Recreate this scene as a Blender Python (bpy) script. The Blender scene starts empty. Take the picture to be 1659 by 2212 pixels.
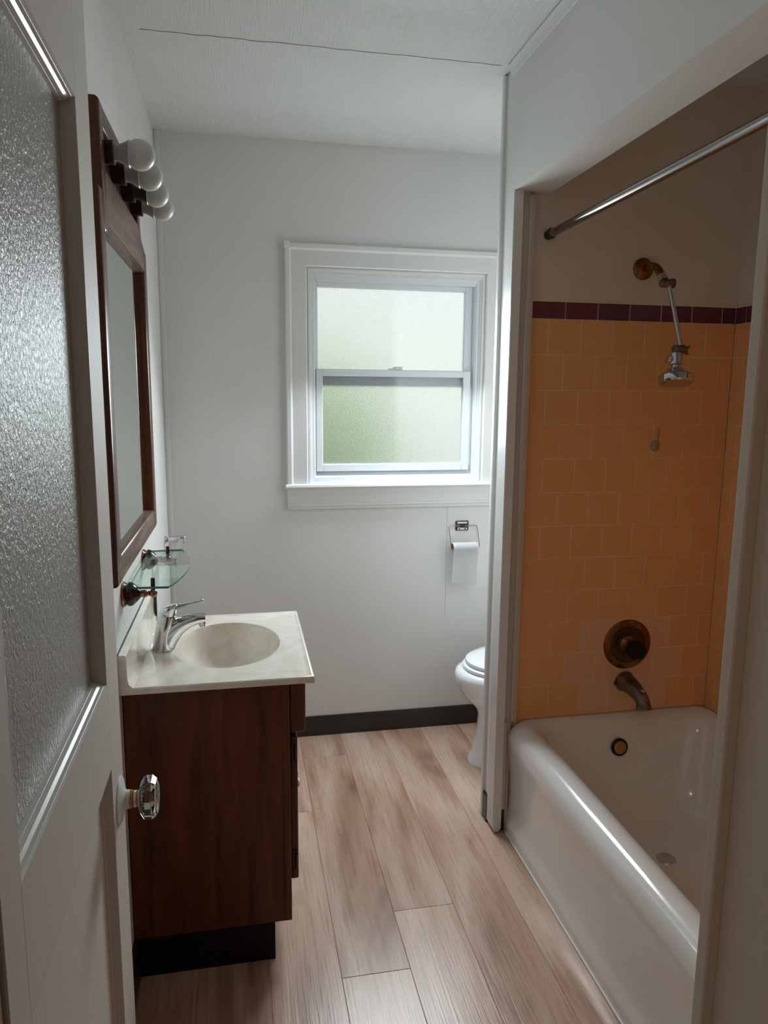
import bpy, bmesh, math, random
from mathutils import Vector, Matrix
random.seed(7)
C = bpy.context.scene.collection
S = bpy.context.scene
pi = math.pi

# ------------------------------------------------------------------ camera
CX, CH, YAW, PITCH, ROLL, FPX = 0.2892, 1.4708, -0.1954, -0.1588, 0.0085, 1578.07
cam = bpy.data.cameras.new('camera'); cam_o = bpy.data.objects.new('camera', cam); C.objects.link(cam_o)
fw = Vector((-math.sin(YAW)*math.cos(PITCH), math.cos(YAW)*math.cos(PITCH), math.sin(PITCH)))
rt = Vector((math.cos(YAW), math.sin(YAW), 0)); up = rt.cross(fw)
r2 = rt*math.cos(ROLL)+up*math.sin(ROLL); u2 = up*math.cos(ROLL)-rt*math.sin(ROLL)
m = Matrix.Identity(4)
for i in range(3):
    m[i][0] = r2[i]; m[i][1] = u2[i]; m[i][2] = -fw[i]
m[0][3], m[1][3], m[2][3] = CX, 0.0, CH
cam_o.matrix_world = m
cam.sensor_fit = 'VERTICAL'; cam.sensor_height = 36.0
cam.lens = 36.0*FPX/2212.0
cam.clip_start = 0.02
S.camera = cam_o

# ------------------------------------------------------------------ world, light, exposure
SKY = 2.55
w = bpy.data.worlds.new('sky'); S.world = w; w.use_nodes = True
bg = w.node_tree.nodes['Background']
bg.inputs['Color'].default_value = (0.92, 0.975, 1.0, 1); bg.inputs['Strength'].default_value = SKY
# lamps added inside the window stand in for daylight, one aimed down, one up
def area(name, loc, tilt, sx, sy, energy, col, spread=180):
    l = bpy.data.lights.new(name, 'AREA'); l.shape = 'RECTANGLE'; l.size = sx; l.size_y = sy; l.energy = energy; l.color = col
    l.spread = math.radians(spread)
    o = bpy.data.objects.new(name, l); C.objects.link(o); o.location = loc; o.rotation_euler = tilt; return o
area('daylight_fill_down', (0.93, 2.88, 1.68), (-pi/2+math.radians(42), 0, 0), 0.60, 0.34, 15.3, (0.83, 0.935, 1.0), 165)
area('daylight_fill_up', (0.93, 2.945, 1.40), (-pi/2-math.radians(8), 0, 0), 0.58, 0.32, 5.0, (0.84, 0.985, 0.985))
# warm fill lamp added in the unseen hall behind the viewer
area('hall_fill_lamp', (-0.45, -0.35, 2.38), (0, 0, 0), 0.3, 0.3, 4.5, (1.0, 0.74, 0.52))
S.view_settings.view_transform = 'Standard'; S.view_settings.look = 'None'
S.view_settings.exposure = 0.0; S.view_settings.gamma = 1.0
S.view_settings.use_curve_mapping = False
S.cycles.use_light_tree = False; S.cycles.max_bounces = 6; S.cycles.diffuse_bounces = 5; S.cycles.glossy_bounces = 4; S.cycles.transmission_bounces = 8; S.cycles.transparent_max_bounces = 8

# ------------------------------------------------------------------ room numbers (metres)
D, H, W, PA, P, XR = 3.004, 2.433, 1.104, 2.167, 2.197, 1.894
HH, TP, TZ, TX = 2.0743, 0.1095, 1.709, 1.2967
YI, YO = 0.571, 0.455          # inner / outer face of the wall with the doorway
VYN = 1.733
XJ = 0.72                      # right jamb of the doorway

# ------------------------------------------------------------------ materials
M = {}
def mat(name, col, rough=0.5, metal=0.0, spec=0.5, **kw):
    mt = bpy.data.materials.new(name); mt.use_nodes = True
    b = mt.node_tree.nodes['Principled BSDF']
    b.inputs['Base Color'].default_value = (*col, 1); b.inputs['Roughness'].default_value = rough
    b.inputs['Metallic'].default_value = metal; b.inputs['Specular IOR Level'].default_value = spec
    for k, v in kw.items(): b.inputs[k.replace('_', ' ')].default_value = v
    M[name] = mt
    return mt
class NT:
    def __init__(s, mt): s.t = mt.node_tree; s.b = s.t.nodes['Principled BSDF']
    def n(s, typ, **kw):
        x = s.t.nodes.new(typ)
        for k, v in kw.items():
            if hasattr(x, k): setattr(x, k, v)
            else: x.inputs[k].default_value = v
        return x
    def l(s, a, b): s.t.links.new(a, b)
    def coords(s, scale=(1, 1, 1), kind='Object', rand=False):
        tc = s.n('ShaderNodeTexCoord'); mp = s.n('ShaderNodeMapping'); mp.inputs['Scale'].default_value = scale
        s.l(tc.outputs[kind], mp.inputs['Vector'])
        if rand:
            oi = s.n('ShaderNodeObjectInfo'); mu = s.n('ShaderNodeMath', operation='MULTIPLY'); mu.inputs[1].default_value = 37.0
            s.l(oi.outputs['Random'], mu.inputs[0]); s.l(mu.outputs[0], mp.inputs['Location'])
        return mp.outputs['Vector']
    def noise(s, vec, scale, detail=3, rough=0.55, dist=0.0):
        x = s.n('ShaderNodeTexNoise'); x.inputs['Scale'].default_value = scale; x.inputs['Detail'].default_value = detail
        x.inputs['Roughness'].default_value = rough; x.inputs['Distortion'].default_value = dist
        s.l(vec, x.inputs['Vector']); return x.outputs['Fac']
    def ramp(s, fac, stops):
        r = s.n('ShaderNodeValToRGB'); e = r.color_ramp.elements
        while len(e) < len(stops): e.new(0.5)
        for el, (p, c) in zip(e, stops): el.position = p; el.color = (*c, 1) if len(c) == 3 else c
        s.l(fac, r.inputs['Fac']); return r.outputs['Color']
    def bump(s, h, strength, dist=0.002):
        b = s.n('ShaderNodeBump'); b.inputs['Strength'].default_value = strength; b.inputs['Distance'].default_value = dist
        s.l(h, b.inputs['Height']); s.l(b.outputs['Normal'], s.b.inputs['Normal']); return b
def paint(name, col, rough=0.45, var=0.04, bump=0.12, scale=180, blotch=3.0):
    t = NT(mat(name, col, rough)); v = t.coords()
    lo = tuple(c*(1-var) for c in col); hi = tuple(min(1, c*(1+var*0.5)) for c in col)
    t.l(t.ramp(t.noise(v, blotch, 2), [(0.3, lo), (0.7, hi)]), t.b.inputs['Base Color'])
    if bump >= 0.2: t.bump(t.noise(v, scale, 0), bump, 0.001)
    return M[name]
paint('wall_paint', (0.78, 0.775, 0.76), 0.5, 0.03, 0.2, 260)
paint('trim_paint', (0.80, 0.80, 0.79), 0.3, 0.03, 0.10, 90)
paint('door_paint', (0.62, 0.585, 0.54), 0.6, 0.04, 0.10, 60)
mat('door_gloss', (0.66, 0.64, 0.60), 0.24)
paint('alcove_plaster', (0.78, 0.69, 0.60), 0.6, 0.05, 0.0, 200)
paint('jamb_shaded', (0.60, 0.535, 0.475), 0.5)  # darker trim paint: shade on the partition return boards put into the colour
paint('hall_paint', (0.50, 0.41, 0.33), 0.6)
# ceiling: brushed weave texture
t = NT(mat('ceiling_paint', (0.78, 0.785, 0.775), 0.38)); v1 = t.coords((12, 260, 1)); v2 = t.coords((260, 12, 1)); v0 = t.coords()
mx = t.n('ShaderNodeMath', operation='ADD'); t.l(t.noise(v1, 1.0, 2), mx.inputs[0]); t.l(t.noise(v2, 1.0, 2), mx.inputs[1])
t.bump(mx.outputs[0], 0.8, 0.003)
t.l(t.ramp(t.noise(v0, 2.5, 4), [(0.3, (0.74, 0.745, 0.735)), (0.7, (0.80, 0.805, 0.795))]), t.b.inputs['Base Color'])
# dark cabinet wood
def wood(name, cols, rough=0.35, scale=(9, 9, 0.9), bump=0.06, axis=None):
    t = NT(mat(name, cols[1], rough)); v = t.coords(scale)
    n1 = t.noise(v, 3.0, 6, 0.6, 0.6)
    t.l(t.ramp(n1, [(0.28, cols[0]), (0.5, cols[1]), (0.75, cols[2])]), t.b.inputs['Base Color'])
wood('cabinet_wood', [(0.045, 0.010, 0.004), (0.125, 0.031, 0.011), (0.19, 0.055, 0.020)], 0.36)
wood('oak_stain_shaded', [(0.045, 0.012, 0.005), (0.10, 0.028, 0.011), (0.15, 0.05, 0.02)], 0.25)  # stile stain: shade on the frame uprights put into the colour
wood('oak_stain_glare', [(0.035, 0.013, 0.008), (0.13, 0.060, 0.038), (0.24, 0.14, 0.095)], 0.34, (16, 1.6, 16))  # rail stain: glare on the oak put in as a greyer, lighter colour
mat('socket_brown', (0.030, 0.010, 0.006), 0.35)
mat('base_brown', (0.010, 0.006, 0.005), 0.55, spec=0.25)
paint('base_vinyl', (0.028, 0.021, 0.020), 0.33, 0.1, 0.1, 150)
mat('black', (0.006, 0.006, 0.006), 0.4)
mat('crack', (0.36, 0.36, 0.35), 0.9)
mat('seam', (0.55, 0.55, 0.54), 0.9)
mat('chrome', (0.64, 0.65, 0.66), 0.07, 1.0)
mat('brushed_chrome', (0.62, 0.60, 0.58), 0.24, 1.0)
mat('rod_steel', (0.34, 0.32, 0.31), 0.20, 1.0)
mat('bronze', (0.065, 0.045, 0.042), 0.16, 0.9)
mat('copper', (0.36, 0.16, 0.10), 0.18, 1.0)
mat('brass', (0.46, 0.24, 0.07), 0.30, 1.0)
t = NT(mat('tarnished_brass', (0.34, 0.15, 0.045), 0.36, 1.0))
t.l(t.ramp(t.noise(t.coords(), 25, 4), [(0.3, (0.15, 0.055, 0.02)), (0.7, (0.36, 0.165, 0.05))]), t.b.inputs['Base Color'])
t = NT(mat('old_spout_metal', (0.22, 0.16, 0.12), 0.42, 0.8))
t.l(t.ramp(t.noise(t.coords(), 45, 4), [(0.3, (0.12, 0.085, 0.065)), (0.7, (0.30, 0.23, 0.18))]), t.b.inputs['Base Color'])
mat('old_brass_dark', (0.10, 0.045, 0.018), 0.4, 0.8)
mat('mirror_silver', (0.80, 0.90, 0.85), 0.02, 1.0)
mat('porcelain', (0.82, 0.83, 0.84), 0.10, Coat_Weight=0.4)
t = NT(mat('tub_enamel', (0.76, 0.73, 0.70), 0.17, Coat_Weight=0.6))
t.b.inputs['Coat Roughness'].default_value = 0.08
t.l(t.ramp(t.noise(t.coords(), 6, 4), [(0.3, (0.79, 0.76, 0.73)), (0.7, (0.83, 0.81, 0.79))]), t.b.inputs['Base Color'])
mat('caulk', (0.82, 0.82, 0.80), 0.5)
mat('vinyl_frame', (0.80, 0.83, 0.86), 0.35)
mat('white_ceramic', (0.85, 0.85, 0.83), 0.12)
mat('bulb_white', (0.62, 0.64, 0.61), 0.25)
mat('bulb_neck', (0.42, 0.42, 0.39), 0.35)
mat('bulb_neck_dark', (0.045, 0.05, 0.05), 0.3)
mat('paper', (0.86, 0.86, 0.87), 0.9)
mat('cardboard', (0.55, 0.40, 0.26), 0.9)
mat('grout', (0.85, 0.75, 0.60), 0.9)
def tilemat(name, a, b, rough=0.3):
    t = NT(mat(name, a, rough)); oi = t.n('ShaderNodeObjectInfo')
    mixn = t.n('ShaderNodeMix', data_type='RGBA'); mixn.inputs[6].default_value = (*a, 1); mixn.inputs[7].default_value = (*b, 1)
    t.l(oi.outputs['Random'], mixn.inputs[0]); t.l(mixn.outputs[2], t.b.inputs['Base Color'])
tilemat('tile_yellow', (0.87, 0.435, 0.175), (0.88, 0.445, 0.185), 0.30)
tilemat('tile_pinkish', (0.85, 0.48, 0.275), (0.86, 0.49, 0.285), 0.30)
tilemat('tile_purple', (0.135, 0.030, 0.050), (0.16, 0.036, 0.058), 0.22)
# cultured marble
t = NT(mat('cultured_marble', (0.70, 0.62, 0.52), 0.15, Coat_Weight=1.0)); v = t.coords(); t.b.inputs['Coat Roughness'].default_value = 0.22
t.l(t.ramp(t.noise(v, 7, 6, 0.6, 2.5), [(0.30, (0.80, 0.69, 0.57)), (0.50, (0.87, 0.79, 0.69)), (0.62, (0.90, 0.86, 0.80))]), t.b.inputs['Base Color'])
# floor plank
t = NT(mat('floor_plank', (0.42, 0.31, 0.24), 0.29)); v = t.coords((6.0, 1.15, 6.0), rand=True)
n1 = t.noise(v, 1.25, 3, 0.50, 0.9); vg = t.coords((110, 3.5, 110), rand=True); n2 = t.noise(vg, 1.5, 2, 0.6, 0.2)
c1 = t.ramp(n1, [(0.26, (0.24, 0.125, 0.083)), (0.40, (0.47, 0.28, 0.195)), (0.54, (0.61, 0.405, 0.302)), (0.73, (0.71, 0.535, 0.435))])
c2 = t.ramp(n2, [(0.32, (0.55, 0.52, 0.50)), (0.52, (1, 1, 1)), (0.75, (1.0, 1.0, 1.0))])
mxx = t.n('ShaderNodeMix', data_type='RGBA', blend_type='MULTIPLY'); mxx.inputs[0].default_value = 0.5
t.l(c1, mxx.inputs[6]); t.l(c2, mxx.inputs[7])
oi = t.n('ShaderNodeObjectInfo'); br = t.n('ShaderNodeMapRange'); br.inputs[3].default_value = 0.86; br.inputs[4].default_value = 1.10
t.l(oi.outputs['Random'], br.inputs[0])
mm = t.n('ShaderNodeMix', data_type='RGBA', blend_type='MULTIPLY'); mm.inputs[0].default_value = 1.0
t.l(mxx.outputs[2], mm.inputs[6]); t.l(br.outputs[0], mm.inputs[7]); t.l(mm.outputs[2], t.b.inputs['Base Color'])
t.bump(n2, 0.35, 0.0012)
mat('floor_under', (0.16, 0.11, 0.085), 0.8)
# glass
def obscure_glass(name, clear, rough, ior, bump, scale, dist):
    mt = bpy.data.materials.new(name); mt.use_nodes = True; M[name] = mt
    t = NT(mt); nt = mt.node_tree
    t.b.inputs['Base Color'].default_value = (0.93, 1.0, 0.96, 1); t.b.inputs['Transmission Weight'].default_value = 1.0
    t.b.inputs['Roughness'].default_value = rough; t.b.inputs['IOR'].default_value = ior
    if bump:
        t.bump(t.noise(t.coords(), scale, 2, 0.5, 0.4), bump, dist)
    tr = t.n('ShaderNodeBsdfTransparent'); tr.inputs['Color'].default_value = (0.93, 1.0, 0.97, 1)
    mx = t.n('ShaderNodeMixShader'); mx.inputs[0].default_value = clear
    t.l(t.b.outputs[0], mx.inputs[1]); t.l(tr.outputs[0], mx.inputs[2])
    t.l(mx.outputs[0], nt.nodes['Material Output'].inputs['Surface'])
obscure_glass('frosted_window_glass', 0.0, 0.20, 1.45, 0.9, 210, 0.003)
mat('smooth_glass_face', (1.0, 1.0, 1.0), 0.0, Transmission_Weight=1.0, IOR=1.45)
t = NT(M['frosted_window_glass']); b2 = t.n('ShaderNodeBsdfPrincipled')
for k_, v_ in (('Base Color', (0.97, 1.0, 0.985, 1)), ('Roughness', 0.62), ('Transmission Weight', 1.0), ('IOR', 1.45)): b2.inputs[k_].default_value = v_
t.b.inputs['Base Color'].default_value = (0.97, 1.0, 0.985, 1)
mxs = [n for n in t.t.nodes if n.type == 'MIX_SHADER'][0]; t.l(b2.outputs[0], mxs.inputs[2]); mxs.inputs[0].default_value = 0.35
obscure_glass('shelf_glass', 0.80, 0.0, 1.35, 0, 1, 0)
M['shelf_glass'].node_tree.nodes['Principled BSDF'].inputs['Base Color'].default_value = (0.75, 0.92, 0.87, 1)
mat('shelf_glass_edge', (0.03, 0.16, 0.14), 0.1)
mat('crystal', (0.96, 1.0, 0.98), 0.0, Transmission_Weight=1.0, IOR=1.52)
mat('clear_plastic', (0.95, 0.97, 0.97), 0.05, Transmission_Weight=0.85, IOR=1.4)
t = NT(mat('door_glass', (0.40, 0.385, 0.345), 0.34, Transmission_Weight=0.15, IOR=1.45))
v = t.coords((1, 1.0, 0.8)); t.bump(t.noise(v, 170, 3, 0.55, 0.6), 0.75, 0.004)
# outdoors
t = NT(mat('grass', (0.10, 0.17, 0.05), 0.9)); t.l(t.ramp(t.noise(t.coords(), 4, 5), [(0.3, (0.08, 0.14, 0.04)), (0.7, (0.17, 0.24, 0.08))]), t.b.inputs['Base Color'])
t = NT(mat('leaf', (0.13, 0.30, 0.06), 0.55)); t.l(t.ramp(t.noise(t.coords(), 3, 3), [(0.3, (0.26, 0.36, 0.19)), (0.7, (0.38, 0.49, 0.29))]), t.b.inputs['Base Color'])
paint('concrete', (0.5, 0.5, 0.47), 0.9)
mat('bark', (0.10, 0.07, 0.05), 0.9)
paint('siding', (0.50, 0.51, 0.47), 0.7); paint('roof_shingle', (0.16, 0.15, 0.15), 0.9)

# ------------------------------------------------------------------ mesh helpers
def finish(name, bm, material, parent=None, smooth=None, kind=None):
    bmesh.ops.recalc_face_normals(bm, faces=bm.faces)
    me = bpy.data.meshes.new(name); bm.to_mesh(me); bm.free()
    if smooth is not None:
        for p in me.polygons: p.use_smooth = True
        me.set_sharp_from_angle(angle=math.radians(smooth))
    return link(name, me, material, parent, kind)
def link(name, me, material, parent=None, kind=None):
    if not me.materials:
        me.materials.append(M[material])
    o = bpy.data.objects.new(name, me); C.objects.link(o)
    if parent is not None: adopt(o, parent)
    if kind: o['kind'] = kind
    return o
def adopt(o, parent):
    o.parent = parent
    if parent.type == 'EMPTY': o.matrix_parent_inverse = Matrix.Translation(-parent.location)
def tag(o, label, cat, group=None, kind=None):
    o['label'] = label; o['category'] = cat
    if group: o['group'] = group
    if kind: o['kind'] = kind
    return o
def thing(name, label, cat, loc, group=None, kind=None):
    o = bpy.data.objects.new(name, None); C.objects.link(o); o.location = loc; o.empty_display_size = 0.05
    return tag(o, label, cat, group, kind)
def box_bm(x0, x1, y0, y1, z0, z1, bev=0.0, seg=1, bm=None):
    bm = bm or bmesh.new()
    vs = [bm.verts.new((x, y, z)) for x in (x0, x1) for y in (y0, y1) for z in (z0, z1)]
    fs = [bm.faces.new([vs[i] for i in q]) for q in ((0, 1, 3, 2), (4, 6, 7, 5), (0, 4, 5, 1), (2, 3, 7, 6), (0, 2, 6, 4), (1, 5, 7, 3))]
    if bev > 0:
        es = list({e for f in fs for e in f.edges})
        bmesh.ops.bevel(bm, geom=es, offset=bev, segments=seg, affect='EDGES', profile=0.5)
    return bm
def box(name, x0, x1, y0, y1, z0, z1, material, parent=None, bev=0.0, seg=1, kind=None):
    return finish(name, box_bm(x0, x1, y0, y1, z0, z1, bev, seg), material, parent, 35 if seg > 1 else None, kind)
def loft(rings, cap0=True, cap1=True, bm=None, closed=True):
    bm = bm or bmesh.new(); rv = [[bm.verts.new(p) for p in r] for r in rings]; n = len(rings[0])
    for a, b in zip(rv, rv[1:]):
        for i in range(n if closed else n-1):
            j = (i+1) % n; bm.faces.new((a[i], a[j], b[j], b[i]))
    if cap0: bm.faces.new(rv[0][::-1])
    if cap1: bm.faces.new(rv[-1])
    return bm
def frame(d):
    d = Vector(d).normalized(); a = Vector((0, 0, 1)) if abs(d.z) < 0.9 else Vector((1, 0, 0))
    s = d.cross(a).normalized(); return d, s, s.cross(d).normalized()
def lathe(c, axis, prof, n=32, cap0=True, cap1=True, bm=None):
    d, s, t = frame(axis); c = Vector(c)
    return loft([[c+d*h+(s*math.cos(2*pi*k/n)+t*math.sin(2*pi*k/n))*max(r, 1e-4) for k in range(n)] for h, r in prof], cap0, cap1, bm)
def tube(path, rad, n=16, bm=None, caps=True):
    path = [Vector(p) for p in path]; rad = rad if isinstance(rad, (list, tuple)) else [rad]*len(path)
    rings = []; ref = None
    for i, p in enumerate(path):
        a = path[max(i-1, 0)]; b = path[min(i+1, len(path)-1)]; d = (b-a).normalized()
        if ref is None: ref = frame(d)[1]
        s = (ref-d*ref.dot(d)).normalized(); ref = s; t = s.cross(d)
        rings.append([p+(s*math.cos(2*pi*k/n)+t*math.sin(2*pi*k/n))*rad[i] for k in range(n)])
    return loft(rings, caps, caps, bm)
def smoothpath(pts, n=8):
    P_ = [Vector(p) for p in pts]; out = []
    for i in range(len(P_)-1):
        p0, p1, p2, p3 = P_[max(i-1, 0)], P_[i], P_[i+1], P_[min(i+2, len(P_)-1)]
        for k in range(n):
            t = k/n; out.append(0.5*((2*p1)+(p2-p0)*t+(2*p0-5*p1+4*p2-p3)*t*t+(3*p1-p0-3*p2+p3)*t**3))
    return out+[P_[-1]]
def extrude_poly(pts, axis, a, b, bev=0.0, bm=None):
    """closed 2-D polygon extruded along an axis; pts are the two other coordinates in xyz order"""
    f = {'x': lambda p, s: (s, p[0], p[1]), 'y': lambda p, s: (p[0], s, p[1]), 'z': lambda p, s: (p[0], p[1], s)}[axis]
    return loft([[f(p, a) for p in pts], [f(p, b) for p in pts]], bm=bm)
def rrect(x0, x1, y0, y1, r, z, n=10):
    r = max(min(r, (x1-x0)/2-1e-4, (y1-y0)/2-1e-4), 1e-4); out = []
    for cx, cy, a0 in ((x1-r, y1-r, 0), (x0+r, y1-r, pi/2), (x0+r, y0+r, pi), (x1-r, y0+r, 1.5*pi)):
        for k in range(n+1):
            a = a0+pi/2*k/n; out.append((cx+r*math.cos(a), cy+r*math.sin(a), z))
    return out
ST = 'structure'

# ================================================================== STRUCTURE
# floor: planks with real joints
fl = tag(box('floor', 0, XR, YO, D, -0.03, -0.004, 'floor_under'), 'floor of pale brown wood look planks', 'floor', kind=ST)
PW = 0.1793
ends = {2: [2.412, 1.19], 3: [2.799, 1.64], 4: [1.856], 5: [1.22], 1: [2.65, 1.43], 0: [2.1, 0.9], 6: [1.05], 7: [2.6, 1.4]}
for k in range(-1, 11):
    x0 = 0.515-PW*2+PW*(k-1); x1 = x0+PW
    a, b = max(x0, 0.0), min(x1, XR)
    if b-a < 0.01: continue
    cut = [D-0.002]+ends.get(k, [2.3, 1.2])+[YO]
    for y1, y0 in zip(cut, cut[1:]):
        o = box('plank', -(b-a)/2+0.0002, (b-a)/2-0.0002, -(y1-y0)/2+0.0002, (y1-y0)/2-0.0002, -0.004, 0.0, 'floor_plank', None, 0.0010)
        o.location = ((a+b)/2, (y0+y1)/2, 0); o.parent = fl
tag(box('floor_hall', -0.9, 1.9, -1.8, YO, -0.03, 0.0, 'floor_plank'), 'plank floor of the hall outside the doorway', 'floor', kind=ST)
cl = tag(box('ceiling', -0.1, XR+0.1, YO, D+0.1, H, H+0.06, 'ceiling_paint'), 'white ceiling with a brushed weave texture and a cracked seam', 'ceiling', kind=ST)
bm = bmesh.new(); pts = []
x = 0.05
while x < 1.10: pts.append((x, 2.224+random.uniform(-0.003, 0.003), (random.choice([0.0006, 0.0012, 0.0018, 0.0009]) if 0.12 < x < 0.46 else 0.0003))); x += 0.03
loft([[(px, py-ww, H-0.0012), (px, py+ww, H-0.0012), (px, py+ww, H+0.001), (px, py-ww, H+0.001)] for px, py, ww in pts], bm=bm)
finish('crack', bm, 'crack', cl)
tag(box('wall_left', -0.1, 0, YO, D+0.1, 0, H, 'wall_paint'), 'white painted wall behind the mirror and vanity', 'wall', kind=ST)
# back wall with window hole
WX0, WX1, WZ0, WZ1 = 0.575, 1.295, 1.095, 1.945
bm = bmesh.new()
def hole_wall(bm, y0, y1, X0, X1, Z0, Z1, x0, x1, z0, z1):
    for a in ((X0, x0, Z0, Z1), (x1, X1, Z0, Z1), (x0, x1, Z0, z0), (x0, x1, z1, Z1)):
        box_bm(a[0], a[1], y0, y1, a[2], a[3], bm=bm)
hole_wall(bm, D, D+0.12, 0, XR, 0, H, WX0, WX1, WZ0, WZ1)
wb = tag(finish('wall_back', bm, 'wall_paint'), 'white wall with the window and a fine panel seam', 'wall', kind=ST)
box('seam', 1.1615, 1.1629, D-0.0010, D, 0.50, 1.0, 'seam', wb)
wr = tag(box('wall_right', XR+0.008, XR+0.1, YO, D+0.1, 0, H, 'alcove_plaster'), 'right wall of the tub alcove', 'wall', kind=ST)
wp = tag(box('wall_partition', W+0.012, XR+0.01, P+0.004, PA+0.128, 0, H, 'alcove_plaster'), 'partition wall between tub and toilet with tiled end', 'wall', kind=ST)
box('toilet_side_skin', W+0.012, XR+0.008, PA+0.128, PA+0.133, 0, H, 'wall_paint', wp)
wh = tag(box('wall_header', W, W+0.12, YI, PA+0.066, HH, H, 'wall_paint'), 'white dropped header wall above the tub opening', 'wall', kind=ST)
# wall with the doorway, and the hall
bm = bmesh.new(); box_bm(-0.1, 0.075, YO, YI, 0, H, bm=bm); box_bm(XJ+0.02, XR+0.1, YO, YI, 0, H, bm=bm); box_bm(0.075, XJ+0.02, YO, YI, 2.05, H, bm=bm)
tag(finish('wall_front', bm, 'hall_paint'), 'wall with the doorway seen from the hall', 'wall', kind=ST)
wte = tag(box('wall_tub_end', W+0.09, XR+0.01, YI, 0.672, 0, H, 'alcove_plaster'), 'near end wall of the tub alcove', 'wall', kind=ST)
bm = bmesh.new()
box_bm(-0.95, -0.85, -1.9, YO, 0, H, bm=bm)
tag(finish('wall_hall_left', bm, 'hall_paint'), 'left wall of the hall', 'wall', kind=ST)
tag(box('wall_hall_right', 1.85, 1.95, -1.9, YO, 0, H, 'hall_paint'), 'right wall of the hall', 'wall', kind=ST)
tag(box('wall_hall_back', -0.95, 1.95, -1.9, -1.8, 0, H, 'hall_paint'), 'far wall of the hall behind the viewer', 'wall', kind=ST)
bm = box_bm(-0.85, -0.1, YO-0.001, YO+0.05, 0, H)
tag(finish('wall_hall_front', bm, 'hall_paint'), 'hall wall left of the doorway', 'wall', kind=ST)
tag(box('ceiling_hall', -0.95, 1.95, -1.9, YO, H, H+0.06, 'ceiling_paint'), 'hall ceiling outside the doorway', 'ceiling', kind=ST)

# door frame (jambs with stops)
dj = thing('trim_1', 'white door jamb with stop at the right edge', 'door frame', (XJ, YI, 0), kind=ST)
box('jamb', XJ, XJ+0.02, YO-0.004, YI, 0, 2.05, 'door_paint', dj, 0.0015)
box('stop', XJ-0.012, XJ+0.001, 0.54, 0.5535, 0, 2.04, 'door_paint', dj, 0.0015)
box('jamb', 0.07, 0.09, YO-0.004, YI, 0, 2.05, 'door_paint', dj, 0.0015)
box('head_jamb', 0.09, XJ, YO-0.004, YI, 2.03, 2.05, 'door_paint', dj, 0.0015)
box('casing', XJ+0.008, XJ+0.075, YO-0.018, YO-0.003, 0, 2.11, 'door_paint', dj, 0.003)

# casing of the partition end
pc = thing('trim_2', 'white corner casing at the end of the partition wall', 'trim', (W, PA, 0), kind=ST)
def casing_bm(x0, x1, y0, y1, z0, z1): return box_bm(x0, x1, y0, y1, z0, z1, 0.0025, 2)
# corner board: flat face to the room, with nicked foot
foot = [(W+0.006, 0.004), (W+0.022, 0.004), (W+0.030, 0.014), (W+0.030, HH), (W, HH), (W, 0.016)]
bm = extrude_poly(foot, 'y', PA, PA+0.066); bmesh.ops.bevel(bm, geom=[e for e in bm.edges if abs(e.verts[0].co.z-e.verts[1].co.z) > 1], offset=0.002, segments=2, affect='EDGES')
finish('corner_board', bm, 'trim_paint', pc, 35)
finish('bead_strip', casing_bm(W-0.001, W+0.014, PA+0.112, PA+0.134, 0.003, H-0.002), 'trim_paint', pc, 35)
box('recess_board', W+0.008, W+0.014, PA+0.064, PA+0.114, 0.095, H-0.002, 'trim_paint', pc)
box('recess_board', W+0.029, W+0.056, PA+0.014, P+0.006, 0.0, HH, 'jamb_shaded', pc)
finish('edge_strip', casing_bm(W+0.052, W+0.070, PA+0.006, P+0.004, 0.395, HH-0.012), 'jamb_shaded', pc, 35)
finish('edge_strip', casing_bm(W+0.030, W+0.040, PA+0.004, PA+0.02, 0.08, 0.395), 'jamb_shaded', pc, 35)
# cove trim at ceiling above header
cv = [(W-0.016, H-0.002), (W-0.016, H-0.006), (W-0.012, H-0.009), (W-0.006, H-0.020), (W-0.004, H-0.030), (W+0.001, H-0.030), (W+0.001, H-0.002)]
tag(finish('trim_3', extrude_poly(cv, 'y', YI, PA+0.05), 'trim_paint', None, 40), 'white moulding where the header meets the ceiling', 'moulding', kind=ST)
tag(finish('trim_4', box_bm(0.0, 0.020, D-0.006, D, 0.09, H, 0.003, 2), 'trim_paint', None, 35), 'thin white corner strip in the left back corner', 'trim', kind=ST)
cv2 = [(D-0.012, H-0.001), (D-0.012, H-0.004), (D-0.004, H-0.012), (D, H-0.012), (D, H-0.001)]
# baseboards
prof = [(D-0.012, 0.0), (D-0.010, 0.075), (D-0.006, 0.086), (D, 0.087), (D, 0.0)]
tag(finish('baseboard_back', extrude_poly(prof, 'x', 0.0, XR), 'base_vinyl', None, 30), 'black brown baseboard under the window wall', 'baseboard', kind=ST)
tag(box('baseboard_partition', W-0.001, W+0.012, PA+0.068, PA+0.110, 0.001, 0.092, 'base_vinyl', None, 0.001), 'short dark baseboard piece on the partition end', 'baseboard', kind=ST)
tag(box('baseboard_near', 0, 0.012, YI+0.002, VYN, 0.0, 0.11, 'base_vinyl', None, 0.001), 'dark baseboard on the left wall between door and vanity', 'baseboard', kind=ST)
tag(box('baseboard_left', 0, 0.012, 2.26, D-0.013, 0.0, 0.087, 'base_vinyl', None, 0.001), 'dark baseboard behind the vanity', 'baseboard', kind=ST)
tag(box('trim_5', W+0.006, W+0.044, PA+0.010, P+0.004, 0.0005, 0.078, 'base_vinyl', None, 0.002), 'dark gap block at the foot of the partition casing', 'trim', kind=ST)

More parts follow.
